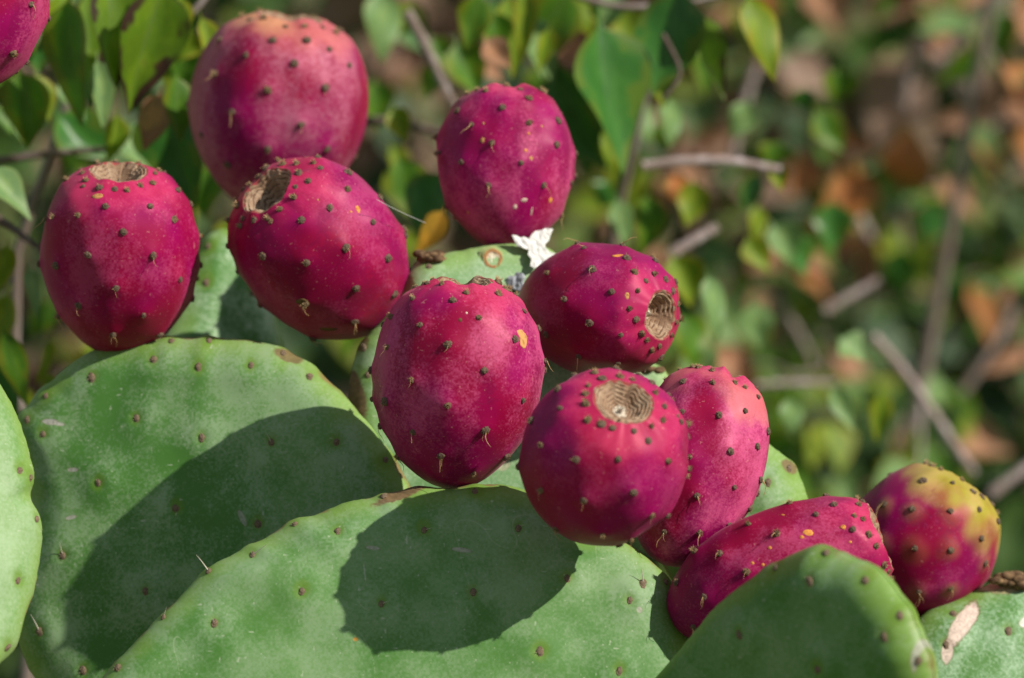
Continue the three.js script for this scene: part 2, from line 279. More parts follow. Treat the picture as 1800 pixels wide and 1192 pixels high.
// ---------------------------------------------------------------- pads
const cactus = thing('prickly_pear_cactus', 'large prickly pear cactus with broad flat green pads carrying the magenta fruits', 'cactus', V(0, 0, 0));
const surf = {};
function pad(o) {
  // o: outline [px, py]..., c, dz, n (right, up, towards viewer), areoles [px, py, spine?], thick
  const n = dir(...o.n), origin = at(o.c[0], o.c[1], o.dz), up = UP.clone().addScaledVector(n, -UP.dot(n)).normalize(), right = up.clone().cross(n);
  const flatten = (px, py, off = 0) => { const r = ray(px, py), t = (origin.clone().sub(EYE).dot(n) + off) / r.dot(n), p = EYE.clone().addScaledVector(r, t).sub(origin); return new THREE.Vector2(p.dot(right), p.dot(up)); };
  const poly = o.outline.map(([x, y]) => flatten(x, y)), curve = new THREE.CatmullRomCurve3(poly.map((p) => V(p.x, p.y, 0)), true, 'centripetal'), fine = curve.getSpacedPoints(900);
  const N = 288, rad = new Float32Array(N).fill(0);
  for (let i = 0; i < fine.length - 1; i++) {                    // radius by angle round the middle
    const a = fine[i], b = fine[i + 1], ta = Math.atan2(a.y, a.x), tb = Math.atan2(b.y, b.x); let d = tb - ta; d = ((d + 9.4248) % 6.2832) - 3.1416;
    const steps = Math.max(1, Math.ceil(Math.abs(d) / 6.2832 * N * 2));
    for (let k = 0; k < steps; k++) { const x = a.x + (b.x - a.x) * k / steps, y = a.y + (b.y - a.y) * k / steps, j = ((Math.round(Math.atan2(y, x) / 6.2832 * N) % N) + N) % N; rad[j] = Math.max(rad[j], Math.hypot(x, y)); }
  }
  for (let j = 0; j < N; j++) if (!rad[j]) rad[j] = rad[(j + N - 1) % N] || rad[(j + 1) % N];
  for (let j = 0; j < N; j++) rad[j] *= 1 + 0.006 * noise(j * 0.13, 3, o.seed) + 0.004 * noise(j * 0.42, 7, o.seed);
  const edge = (t) => { const f = ((t / 6.2832) % 1 + 1) % 1 * N, i = Math.floor(f), k = f - i; return rad[i % N] * (1 - k) + rad[(i + 1) % N] * k; };
  const h = o.thick ?? 0.0085, w = o.bevel ?? 0.016, [bx, by, bxy] = o.bend ?? [0, 0, 0];
  const eyes = o.areoles.map(([px, py, spine]) => { const p = flatten(px, py, h * 0.9); let q = p; const r = Math.hypot(p.x, p.y), e = edge(Math.atan2(p.y, p.x)); if (r > e * 0.985) q = p.multiplyScalar(e * 0.985 / r); return { x: q.x, y: q.y, spine }; });
  for (const p of o.areoles) {                                   // the rim swells a little at each areole that sits on it
    const q = flatten(p[0], p[1]), t = Math.atan2(q.y, q.x), e = edge(t); if (Math.hypot(q.x, q.y) < e * 0.93) continue;
    for (let j = 0; j < N; j++) { const d = Math.abs(((j / N * 6.2832 - t + 15.708) % 6.2832) - 3.1416) * e; if (d < 0.012) rad[j] += 0.0009 * Math.exp(-d * d / (2 * 0.0028 ** 2)); }
  }
  const seed = o.seed;
  surf[seed] = (px, py, lift = 0) => { const r = ray(px, py), t = (origin.clone().sub(EYE).dot(n) + h + lift) / r.dot(n); return EYE.clone().addScaledVector(r, t); };
  const mid = (x, y) => bx * x * x + by * y * y + bxy * x * y;
  const off = (x, y) => {
    const r = Math.hypot(x, y), e = edge(Math.atan2(y, x)), d = Math.max(0, e - r), k = clamp(d / w);
    let z = h * Math.sqrt(Math.max(0, 1 - (1 - k) * (1 - k))) + (o.dome ?? 0.004) * (1 - clamp(r / e) ** 2);
    z += 0.0016 * k * noise(x * 22 + seed * 7, y * 22, 1) + 0.0005 * k * noise(x * 70, y * 70, seed);
    for (const s of eyes) { const q = Math.hypot(s.x - x, s.y - y); if (q < 0.02) z += k * (0.0012 * Math.exp(-q * q / (2 * 0.006 ** 2)) - 0.0007 * Math.exp(-q * q / (2 * 0.0016 ** 2))); }
    return z;
  };
  const place = (x, y, z) => origin.clone().addScaledVector(right, x).addScaledVector(up, y).addScaledVector(n, z);
  const NR = o.rings ?? 80, rho = (v) => v < 0.5 ? v * 1.5 : 0.75 + 0.25 * Math.sin((v - 0.5) * Math.PI);
  let span = 0; for (const x of rad) span = Math.max(span, x);
  const sides = [1, -1].map((s) => grid(N, NR, (i, v) => {
    const t = s * i * 6.2832, e = edge(t) * rho(v), x = Math.cos(t) * e, y = Math.sin(t) * e;
    return place(x, y, mid(x, y) + s * off(x, y) * (v > 0.9999 ? 0 : 1)).toArray();
  }, { closeU: true, uv: (i, v) => { const t = s * i * 6.2832, e = edge(t) * rho(v); return [0.5 + Math.cos(t) * e / span / 2, 0.5 + Math.sin(t) * e / span / 2]; } }));
  // one shared normal along the rim
  const [A, B] = sides, na = A.attributes.normal, nb = B.attributes.normal;
  for (let i = 0; i <= N; i++) { const a = NR * (N + 1) + i, b = NR * (N + 1) + (N - i) , t = i / N * 6.2832, q = right.clone().multiplyScalar(Math.cos(t)).addScaledVector(up, Math.sin(t)); na.setXYZ(a, q.x, q.y, q.z); nb.setXYZ(b, q.x, q.y, q.z); }
  const G = mergeGeometries(sides);
  const S = o.tex ?? 1024, C = { deep: [0.056, 0.165, 0.026], leaf: [0.102, 0.225, 0.054], wax: [0.255, 0.348, 0.212], lime: [0.22, 0.33, 0.055], ...(o.tint ?? {}) }, wax = 1.12 * (o.wax ?? 0.6);
  const tex = texture(S, S, (u, v) => {
    const x = (u - 0.5) * 2 * span, y = (v - 0.5) * 2 * span, r = Math.hypot(x, y), e = edge(Math.atan2(y, x)), X = x * 100 + seed * 31, Y = y * 100;     // centimetres
    if (r > e * 1.06) return C.leaf;
    const n1 = fbm(X * 0.28, Y * 0.28, seed, 3), n2 = fbm(X * 0.9, Y * 0.9, seed + 3, 4), g = noise(X * 14, Y * 14, 2), g2 = noise(X * 32, Y * 32, 5);
    let c = mix(C.deep, C.leaf, ss(-(o.mottle ?? 0.75), o.mottle ?? 0.75, n1 + 0.4 * n2));
    c = mix(c, C.wax, wax * ss(-(o.mottle ?? 0.65), 0.2 + (o.mottle ?? 0.65), n2 * 0.7 + n1 * 0.35 + 0.32 * g + 0.24 * g2));
    const d = (e - r) * 100; c = mix(c, C.lime, 0.5 * ss(1.1, 0.1, d + 0.4 * n2));
    c = mix(c, [0.20, 0.11, 0.05], 0.8 * ss(0.12, 0.0, d + 0.10 * noise(X * 2.2, Y * 2.2, 8)) * ss(-0.1, 0.3, noise(X * 0.8, Y * 0.8, 9)));
    for (const s of eyes) { const q = Math.hypot(s.x - x, (s.y - y) * 0.85 + 0.0004) * 100; if (q < 0.9) c = mix(mix(c, [0.11, 0.20, 0.012], 0.6 * ss(0.36, 0.10, q + 0.14 * n2)), C.wax, 0.25 * ss(0.35, 0.55, q) * ss(0.9, 0.55, q) * clamp(0.3 + 1.4 * n2 + 0.5 * g)); }
    const f = noise(X * 8, Y * 8, 21); if (f > 0.86) c = mix(c, [0.44, 0.47, 0.36], 0.5 * ss(0.86, 0.95, f));
    const sc = Math.abs(noise(X * 0.9 + 0.35 * Y, Y * 0.5, 33)); if (sc < 0.012) c = mix(c, [0.36, 0.42, 0.28], 0.35 * ss(0.012, 0.004, sc) * ss(0.1, 0.5, noise(X * 0.7, Y * 0.7, 41)));
    if (o.marks) c = o.marks(c, x, y, n2, g, flatten);
    return c;
  });
  const m = part('pad', G, std({ map: tex, roughness: o.rough ?? 0.58, specularIntensity: 0.6, bumpMap: tex, bumpScale: 0.0002 }), cactus, o.label);
  reseed(seed + 500);
  for (const s of eyes) {
    const e = 0.001, z = (x, y) => mid(x, y) + off(x, y), p = place(s.x, s.y, z(s.x, s.y) + 0.0001), t1 = place(s.x + e, s.y, z(s.x + e, s.y)).sub(place(s.x - e, s.y, z(s.x - e, s.y))), t2 = place(s.x, s.y + e, z(s.x, s.y + e)).sub(place(s.x, s.y - e, z(s.x, s.y - e))), nn = t1.cross(t2).normalize();
    const k = part('areole', pick(padEyes), hairMat, m), r = R(0.85, 1.15) * 0.0011;
    k.position.copy(p); k.quaternion.setFromUnitVectors(V(0, 1, 0), nn); k.scale.set(r, r * 0.7, r * R(1.1, 1.6));
    if (s.spine) {
      const b = part('spine', spineShape, spineMat, m), [sr, su, len] = s.spine, d = dir(sr, su, 0.4), l = mm(len, o.dz);
      b.position.copy(p); b.quaternion.setFromUnitVectors(V(0, 1, 0), d); b.scale.set(l * 0.8, l, l * 0.8);
    }
  }
  return m;
}
const blot = (cx, cy, rx, ry, rot, color, k) => (c, x, y, n2, g) => { const ca = Math.cos(rot), sa = Math.sin(rot), X = ((x - cx) * ca + (y - cy) * sa) / rx, Y = (-(x - cx) * sa + (y - cy) * ca) / ry, d = Math.hypot(X, Y) + 0.35 * n2 + 0.1 * g; return d < 1.3 ? mix(mix(c, BARK, 0.5 * k * ss(1.12, 1.0, d)), [color[0] * (1 + 0.25 * g), color[1] * (1 + 0.25 * g), color[2] * (1 + 0.25 * g)], k * ss(1.0, 0.85, d)) : c; };
const at2 = (list) => (c, x, y, n2, g, fl) => { for (const [px, py, rx, ry, rot, col, k] of list) { const p = fl(px, py, 0.008); c = blot(p.x, p.y, rx, ry, rot, col, k)(c, x, y, n2, g); } return c; };

const GREY = [0.36, 0.35, 0.31], PINK = [0.60, 0.47, 0.40], BARK = [0.16, 0.09, 0.05], WHITE = [0.62, 0.62, 0.56];
pad({ seed: 1, label: 'broad pad with the big leaning shadow, under the fruit with the cup-shaped top scar', c: [350, 930], dz: 0.086, n: [-0.19, 0.15, 0.97],
  outline: [[30, 748], [58, 706], [105, 660], [160, 620], [225, 600], [290, 595], [355, 594], [420, 597], [480, 608], [520, 627], [560, 655], [600, 690], [632, 725], [660, 762], [690, 806], [722, 860], [740, 930], [745, 1020], [730, 1120], [680, 1240], [600, 1340], [480, 1430], [330, 1440], [200, 1360], [110, 1260], [55, 1180], [30, 1120], [26, 1040], [40, 960], [52, 890], [50, 830], [38, 785]],
  areoles: [[272, 633], [352, 647], [443, 643], [542, 660], [163, 665], [79, 695], [79, 765], [245, 738], [361, 773], [481, 780, [-0.4, 0.8, 22]], [593, 778], [675, 806], [180, 852], [316, 897], [459, 924], [116, 979, [-0.2, 1, 26]], [263, 1042], [72, 1111, [-0.4, 0.9, 36]], [298, 597], [364, 596], [494, 617], [47, 737], [150, 1180], [420, 1060]],
  wax: 0.55, mottle: 0.42, marks: at2([[92, 743, 0.0034, 0.0011, -0.1, GREY, 0.9], [108, 747, 0.0022, 0.0007, -0.1, GREY, 0.9], [132, 828, 0.0022, 0.0008, 0, GREY, 0.8], [130, 912, 0.0024, 0.0008, 0.2, GREY, 0.8], [500, 622, 0.006, 0.0022, -0.4, BARK, 0.7], [432, 913, 0.0011, 0.0032, 0.5, GREY, 0.5]]) });
pad({ seed: 2, label: 'widest pad at the front, rising to the fruit with the round tan scab', c: [780, 1160], dz: 0.008, n: [0.06, 0.24, 0.97], dome: 0.007,
  outline: [[120, 1290], [180, 1196], [230, 1140], [285, 1086], [330, 1036], [368, 1001], [410, 978], [460, 952], [515, 920], [560, 905], [610, 885], [655, 877], [700, 864], [735, 856], [790, 860], [850, 856], [900, 854], [945, 872], [990, 905], [1030, 935], [1075, 948], [1115, 962], [1150, 992], [1172, 1020], [1188, 1050], [1202, 1090], [1212, 1140], [1215, 1220], [1190, 1340], [1100, 1450], [960, 1530], [780, 1560], [560, 1540], [360, 1480], [200, 1400]],
  areoles: [[593, 937], [444, 975, [0.75, 0.55, 34]], [530, 1046], [377, 1099, [-0.2, 0.5, 14]], [669, 1069, [0.7, 0.3, 16]], [364, 1000, [-0.55, 0.8, 38]], [286, 1082, [0.3, 0.9, 22]], [206, 1172], [518, 919], [675, 868], [745, 936, [0.9, 0.3, 16]], [910, 933], [830, 1048], [995, 1023], [1105, 1060], [946, 1153], [1129, 1028, [-0.1, 1, 34]], [1086, 1185], [835, 862], [1172, 1020]],
  wax: 0.50, marks: at2([[655, 968, 0.0028, 0.0008, -0.1, GREY, 0.6], [812, 971, 0.0036, 0.0008, -0.15, GREY, 0.6], [640, 1012, 0.0003, 0.004, 0.1, WHITE, 0.3], [705, 862, 0.011, 0.0026, 0.5, BARK, 0.85], [1122, 1076, 0.0013, 0.0013, 0, GREY, 0.6], [624, 1130, 0.001, 0.0007, 0, [0.4, 0.2, 0.03], 0.9]]) });
pad({ seed: 3, label: 'smooth shaded pad in front of the reclining fruit', c: [1400, 1170], dz: -0.055, n: [-0.70, -0.10, 0.70], dome: 0.004, thick: 0.0075, bevel: 0.013,
  outline: [[1120, 1240], [1160, 1192], [1200, 1143], [1240, 1092], [1272, 1056], [1300, 1032], [1340, 1005], [1380, 982], [1412, 966], [1442, 962], [1475, 968], [1505, 981], [1538, 996], [1562, 1020], [1585, 1052], [1606, 1088], [1624, 1130], [1636, 1170], [1646, 1230], [1640, 1310], [1600, 1390], [1500, 1440], [1360, 1430], [1240, 1380], [1150, 1310]],
  areoles: [[1435, 1019], [1516, 1021], [1315, 1113], [1560, 1118], [1455, 1173], [1592, 1075], [1632, 1162], [1441, 966], [1357, 999]], tex: 512, wax: 0.42, rough: 0.5,
  marks: at2([[1572, 1030, 0.004, 0.0018, -1.0, GREY, 0.85], [1600, 1105, 0.0007, 0.005, 0.15, PINK, 0.8], [1596, 1152, 0.0010, 0.006, 0.0, GREY, 0.65], [1490, 976, 0.005, 0.0010, -0.4, GREY, 0.7]]) });
pad({ seed: 4, label: 'pale pad cropped by the picture edge, its rim notched', c: [-90, 920], dz: -0.012, n: [0.52, 0.30, 0.80],
  outline: [[-250, 700], [-160, 640], [-80, 632], [-20, 660], [8, 700], [28, 742], [44, 790], [52, 840], [50, 878], [62, 910], [71, 945], [66, 990], [58, 1035], [42, 1085], [22, 1135], [-5, 1170], [-60, 1230], [-150, 1280], [-240, 1240], [-300, 1100], [-310, 900]],
  areoles: [[25, 833, [0.5, 0.7, 14]], [26, 1024, [0.8, 0.5, 16]], [64, 913], [19, 1135, [0.8, 0.3, 18]], [52, 841], [-60, 760], [-70, 930]], tex: 512, wax: 0.85, tint: { deep: [0.10, 0.21, 0.05], leaf: [0.14, 0.26, 0.075], wax: [0.25, 0.36, 0.19] } });
pad({ seed: 5, label: 'pad with a round cut scar on its top rim, behind the fruits', c: [830, 690], dz: 0.105, n: [0.20, 0.20, 0.96], dome: 0.004, thick: 0.006, bevel: 0.007,
  outline: [[612, 712], [616, 660], [640, 600], [668, 566], [700, 520], [716, 484], [735, 458], [770, 447], [820, 438], [870, 430], [920, 428], [962, 436], [985, 456], [1010, 500], [1050, 570], [1110, 630], [1165, 652], [1180, 680], [1160, 760], [1120, 860], [1050, 960], [960, 1020], [840, 1030], [740, 980], [660, 880], [622, 790]],
  areoles: [[644, 661], [690, 560], [640, 610], [752, 470], [975, 700], [940, 780], [1000, 640]], tex: 768, wax: 0.75, tint: { deep: [0.11, 0.23, 0.085], leaf: [0.17, 0.30, 0.11], wax: [0.33, 0.45, 0.29] },
  marks: at2([[620, 670, 0.0032, 0.012, 0.25, BARK, 0.9], [634, 590, 0.003, 0.006, 0.3, BARK, 0.7], [715, 490, 0.003, 0.004, 0.2, BARK, 0.8], [880, 815, 0.003, 0.003, 0, PINK, 0.3]]) });
pad({ seed: 6, label: 'out-of-focus pale pad standing behind the two fruits with open scars', c: [390, 600], dz: 0.175, n: [0.34, 0.32, 0.88],
  outline: [[275, 640], [300, 560], [330, 480], [360, 425], [390, 404], [415, 410], [440, 450], [468, 520], [490, 580], [505, 660], [500, 760], [440, 840], [350, 830], [290, 750]],
  areoles: [[368, 429], [360, 499], [440, 520]], tex: 256, wax: 0.85, tint: { wax: [0.38, 0.50, 0.34], leaf: [0.17, 0.30, 0.13] } });
pad({ seed: 7, label: 'small pad edge showing beyond the coral-shouldered fruit', c: [1290, 900], dz: 0.085, n: [-0.05, 0.12, 0.99],
  outline: [[1150, 880], [1180, 800], [1240, 755], [1300, 748], [1345, 775], [1390, 815], [1415, 858], [1422, 900], [1418, 960], [1390, 1030], [1330, 1080], [1240, 1080], [1170, 1000]],
  areoles: [[1388, 822], [1350, 850], [1376, 905]], tex: 256, wax: 0.62, marks: at2([[1388, 818, 0.003, 0.002, -0.7, BARK, 0.7]]) });
pad({ seed: 8, label: 'blurred pad with a pinkish corky streak, below the yellow-topped fruit', c: [1770, 1190], dz: 0.10, n: [0.18, 0.34, 0.92],
  outline: [[1560, 1230], [1585, 1150], [1612, 1090], [1660, 1062], [1720, 1035], [1780, 1016], [1850, 1020], [1930, 1060], [1980, 1150], [1990, 1260], [1940, 1380], [1840, 1440], [1700, 1420], [1600, 1340]],
  areoles: [[1660, 1137], [1767, 1115], [1675, 1079]], tex: 512, wax: 0.8, tint: { wax: [0.36, 0.50, 0.34], leaf: [0.14, 0.29, 0.11] },
  marks: at2([[1690, 1100, 0.0036, 0.0105, -0.65, PINK, 1], [1662, 1150, 0.0022, 0.005, -0.2, PINK, 0.9], [1802, 1095, 0.004, 0.0020, 0.6, WHITE, 0.8], [1770, 1026, 0.009, 0.004, 0, [0.45, 0.36, 0.2], 0.8]]) });
// the older pads below that carry them, down to the ground
for (const [x, y, z, w, h, s] of [[-0.10, 0.66, -0.09, 0.10, 0.17, 11], [0.02, 0.62, -0.03, 0.11, 0.18, 12], [0.13, 0.64, -0.10, 0.10, 0.17, 13], [-0.02, 0.46, -0.10, 0.12, 0.18, 14], [0.0, 0.18, -0.10, 0.12, 0.24, 15]]) {
  const g = new THREE.SphereGeometry(1, 40, 26); g.scale(w, h, 0.018 + 0.006 * (s - 11)); g.rotateY((s - 13) * 0.2); g.translate(x, y, z);
  part('pad', g, std({ color: lin(0.12, 0.22, 0.08), roughness: 0.6 }), cactus);
}
// the pad's rim: a cut scar and dried flower remains
{
  const host = cactus.children[4];
  const disc = (px, py, p, r, n, f, seg = 40) => { const g = grid(seg, 24, (u, v) => { const a = u * 6.2832, q = (1 - v) * r * (1 + 0.1 * noise(Math.cos(a) * 2, Math.sin(a) * 2, px)); return [Math.cos(a) * q, f(v) * r + 0.05 * r * noise(Math.cos(a) * q * 2500, Math.sin(a) * q * 2500, 1), Math.sin(a) * q]; }, { closeU: true }); g.applyQuaternion(new THREE.Quaternion().setFromUnitVectors(V(0, 1, 0), dir(...n))); g.translate(p.x, p.y, p.z); return g; };
  const c0 = surf[5](865, 456, 0.0012);
  const ring = disc(865, 456, c0, 0.0050, [0.20, 0.26, 0.94], (v) => 0.22 * ss(0, 0.35, v) - 0.08 * ss(0.45, 0.6, v));
  paint(ring, (p) => { const d = p.distanceTo(c0) / 0.0050 + 0.10 * noise(p.x * 700, p.y * 700, 1); return d < 0.46 ? mix([0.62, 0.58, 0.46], [0.50, 0.42, 0.28], ss(0.1, 0.46, d)) : mix(mix([0.62, 0.58, 0.46], [0.30, 0.150, 0.060], ss(0.46, 0.54, d)), [0.27, 0.32, 0.13], ss(0.70, 0.80, d)); });
  part('cut_scar', ring, corkMat, host, 'round cut scar with a brown ring and pale middle');
  const clump = (px, py, sf, s, n) => { const all = []; reseed(px); for (let i = 0; i < n; i++) { const g = new THREE.IcosahedronGeometry(R(0.0010, 0.0022) * s, 1); const q = sf(px + R(-22, 22) * s, py + R(-6, 6) * s, R(-0.001, 0.002)); g.scale(1.3, 0.8, 1); g.translate(q.x, q.y, q.z); g.deleteAttribute('uv'); paint(g, (p) => mix([0.07, 0.04, 0.022], [0.24, 0.15, 0.08], ss(-0.4, 0.6, noise(p.x * 1500, p.y * 1500, p.z * 1500)))); all.push(g); } return mergeGeometries(all); };
  part('dried_flower', clump(758, 452, surf[5], 1, 16), hairMat, host);
  part('dried_flower', clump(1152, 652, surf[5], 0.8, 12), hairMat, host);
  part('dried_flower', clump(1775, 1020, surf[8], 1.25, 18), hairMat, cactus.children[7]);
}

// ---------------------------------------------------------------- the fruits
fruit({ seed: 1, label: 'upright fruit with a shallow cup-shaped scar on top, standing on the broad shadowed pad', c: [211, 462], dz: 0.098, axis: [0.02, 1], tilt: 22, L: 344, W: 276, knob: 1.05, bloom: 0.40,
  areoles: [[121, 316, 1], [178, 285, 1], [205, 287], [237, 284, 1], [261, 301], [278, 300, 1], [269, 319], [160, 300], [149, 325], [176, 331], [202, 330], [223, 332], [245, 322], [156, 314],
    [85, 384], [98, 380], [140, 377], [187, 360], [261, 360], [304, 385], [307, 334], [330, 359], [345, 415], [217, 406], [156, 447], [267, 448], [100, 466], [71, 464], [313, 490], [204, 505], [140, 536], [251, 553], [106, 555], [199, 587], [278, 587], [353, 466], [338, 525]],
  scabs: [[173, 345, 20, 12, 'tan']] });
fruit({ seed: 2, label: 'largest fruit, out of focus, with an orange-tinged top, behind the others', c: [490, 204], dz: 0.20, axis: [0.12, 1], tilt: 8, L: 352, W: 312, tex: [512, 256], bloom: 0.95, crater: 0.06, nribs: 5, ribs: 0.02, knob: 1.25,
  tint: { coral: [0.50, 0.13, 0.085], bloom: [0.46, 0.14, 0.22] },
  ripen: (c, v, a, n1, n2) => mix(c, [0.52, 0.28, 0.12], 0.6 * ss(0.90, 1.0, v + 0.10 * n2) * ss(0.3, -0.3, Math.sin(a))),
  areoles: [[481, 70], [538, 71], [436, 97], [517, 111], [575, 86], [610, 114], [381, 130], [471, 158], [570, 153], [529, 219], [412, 197], [471, 262], [572, 261], [405, 289], [358, 237], [389, 70], [428, 29, 1], [467, 19, 1], [545, 23], [596, 51]] });
fruit({ seed: 3, label: 'leaning fruit with a deep ringed cup tipped away from the bare pad edge', c: [571, 449], dz: 0.104, axis: [-0.64, 0.74], tilt: 36, L: 362, W: 280, crater: 0.11, bloom: 0.36, knob: 1.08,
  areoles: [[399, 355, 1], [418, 361], [432, 371], [449, 381], [467, 374], [489, 364], [515, 347], [517, 330], [525, 307], [518, 287], [496, 289], [491, 276, 1], [467, 292], [453, 309], [431, 311, 1], [427, 333], [475, 386], [541, 321],
    [423, 395], [558, 299], [546, 288], [608, 306], [607, 334], [577, 365], [526, 384], [653, 391], [605, 434], [463, 446], [537, 458], [401, 432], [678, 454], [705, 418], [707, 404], [662, 351], [721, 485], [624, 505], [690, 516], [537, 530], [623, 562], [456, 537], [553, 589]],
  scabs: [[630, 368, 9, 16, 'orange'], [619, 372, 5, 5, 'orange'], [557, 352, 4, 4, 'tan'], [532, 527, 26, 14, 'brown'], [577, 578, 30, 14, 'brown']] });
fruit({ seed: 4, label: 'speckled upright fruit standing above the white scrap, highest on the cut-scarred pad', c: [889, 299], dz: 0.126, axis: [-0.03, 1], tilt: -8, L: 290, W: 238, bloom: 0.95, tex: [768, 384], rim: 0.02,
  areoles: [[808, 195], [855, 162], [884, 190], [927, 173], [832, 220], [928, 217], [866, 252], [974, 255], [915, 287], [815, 286], [778, 269], [954, 326], [998, 322], [861, 327], [976, 213], [1011, 269], [785, 364], [812, 163, 1], [846, 150, 1], [890, 144, 1], [948, 163, 1], [769, 241], [1003, 378]],
  scabs: [[849, 247, 9, 11, 'tan'], [923, 265, 6, 7, 'orange'], [932, 279, 8, 8, 'tan'], [967, 352, 9, 12, 'orange'], [928, 235, 5, 6, 'orange'], [905, 364, 8, 10, 'pale'], [850, 217, 5, 5, 'tan'], [952, 222, 5, 5, 'tan'], [824, 374, 5, 7, 'tan'], [921, 352, 12, 8, 'pale'], [934, 372, 4, 16, 'pale']] });
fruit({ seed: 5, label: 'sideways fruit with its ringed cup turned outward, beside the cut-scarred pad rim', c: [1042, 545], dz: 0.080, axis: [1, -0.08], tilt: 40, L: 304, W: 234, crater: 0.105, bloom: 0.32,
  areoles: [[1150, 484], [1169, 493], [1180, 516], [1191, 534], [1184, 563], [1180, 582], [1161, 591], [1144, 586], [1130, 585], [1121, 561], [1108, 543], [1121, 513], [1137, 497], [1188, 495], [1199, 560, 1],
    [1016, 433], [1028, 441], [1094, 437], [1103, 458], [1151, 465], [1118, 484], [1044, 477], [965, 483], [1078, 515], [996, 527], [1040, 567], [1095, 587], [963, 586], [1020, 623], [1145, 613], [1088, 635], [1160, 624]],
  scabs: [[1089, 452, 26, 9, 'orange'], [1102, 521, 8, 14, 'tan']] });
fruit({ seed: 6, label: 'plump upright fruit with a round tan scab, in the middle of the cluster', c: [803, 678], dz: 0.027, axis: [0.06, 1], tilt: 6, L: 366, W: 294, bloom: 0.75, rim: 0.03, knob: 1.05,
  areoles: [[757, 494, 1], [778, 504], [803, 485, 1], [835, 493], [860, 497], [875, 517], [887, 509, 1], [913, 519, 1], [898, 512], [731, 526], [797, 528], [841, 558], [740, 571], [684, 610], [788, 605], [901, 595], [917, 547], [942, 577], [851, 651], [725, 668], [682, 706], [788, 712], [913, 703], [950, 634], [850, 755], [729, 759], [776, 801], [700, 803], [830, 832], [885, 802], [657, 651], [653, 702], [662, 749], [690, 557]],
  scabs: [[915, 594, 34, 36, 'tan'], [809, 562, 7, 8, 'brown'], [820, 550, 5, 5, 'pale']] });
fruit({ seed: 7, label: 'round fruit facing forward with a pale centre in its ringed cup', c: [1058, 816], dz: -0.023, axis: [0.30, 0.95], tilt: 42, L: 312, W: 292, crater: 0.075, bloom: 0.28, knob: 1.05, ribs: 0.012,
  areoles: [[1069, 674], [1090, 663], [1112, 668], [1143, 676], [1150, 693], [1172, 696], [1164, 716], [1163, 739], [1140, 743], [1112, 751], [1078, 749], [1070, 731], [1050, 707], [1061, 698], [1040, 681], [1048, 657, 1], [1083, 649, 1], [1125, 657], [1190, 741], [1203, 746], [987, 687], [992, 718], [1033, 737], [938, 740], [958, 781], [1016, 805], [1087, 803], [1138, 774], [1171, 808], [1205, 822], [1112, 860], [956, 860], [1029, 874], [981, 927], [1059, 936], [1142, 902], [1169, 903], [915, 821], [1087, 956], [1106, 944]] });
fruit({ seed: 8, label: 'coral-shouldered fruit half hidden behind the forward-facing one', c: [1220, 824], dz: 0.030, axis: [0.30, 1], tilt: -8, L: 356, W: 240, lump: 0.5, bloom: 1.1, rim: 0.03,
  ripen: (c, v, a, n1, n2) => mix(c, [0.58, 0.20, 0.14], 0.42 * ss(0.78, 0.86, v + 0.12 * n2) * ss(1.0, 0.93, v) * ss(0.0, 0.4, n1 + 0.2)),
  areoles: [[1203, 672], [1253, 674], [1217, 641, 1], [1252, 651, 1], [1291, 669, 1], [1308, 677, 1], [1328, 697, 1], [1202, 725], [1263, 730], [1307, 722], [1345, 757], [1282, 793], [1328, 784], [1213, 804], [1288, 856], [1332, 842], [1225, 872], [1312, 893], [1227, 936], [1169, 936], [1279, 923]] });
fruit({ seed: 9, label: 'reclining fruit with orange flecks, partly behind the smooth shaded pad', c: [1362, 1014], dz: 0.008, axis: [0.93, 0.36], tilt: 5, L: 398, W: 232, bloom: 0.55, lump: 0.4, profile: [[0, 0], [0.01, 0.20], [0.04, 0.38], [0.10, 0.58], [0.2, 0.79], [0.34, 0.95], [0.5, 1], [0.66, 0.98], [0.8, 0.89], [0.9, 0.77], [0.96, 0.66], [1, 0.54]],
  areoles: [[1390, 889], [1436, 908], [1468, 891, 1], [1317, 926], [1367, 941], [1267, 977], [1223, 974], [1313, 1006], [1238, 1050], [1191, 1027], [1219, 1100], [1501, 932, 1], [1505, 909, 1], [1520, 913, 1], [1528, 940, 1], [1540, 960], [1553, 993, 1], [1567, 1022, 1]],
  scabs: [[1421, 937, 20, 14, 'orange'], [1410, 945, 8, 7, 'orange'], [1484, 928, 12, 9, 'orange'], [1354, 964, 7, 7, 'orange'], [1341, 993, 7, 6, 'orange'], [1323, 991, 7, 7, 'orange'], [1495, 953, 6, 6, 'orange'], [1376, 906, 8, 4, 'orange']] });
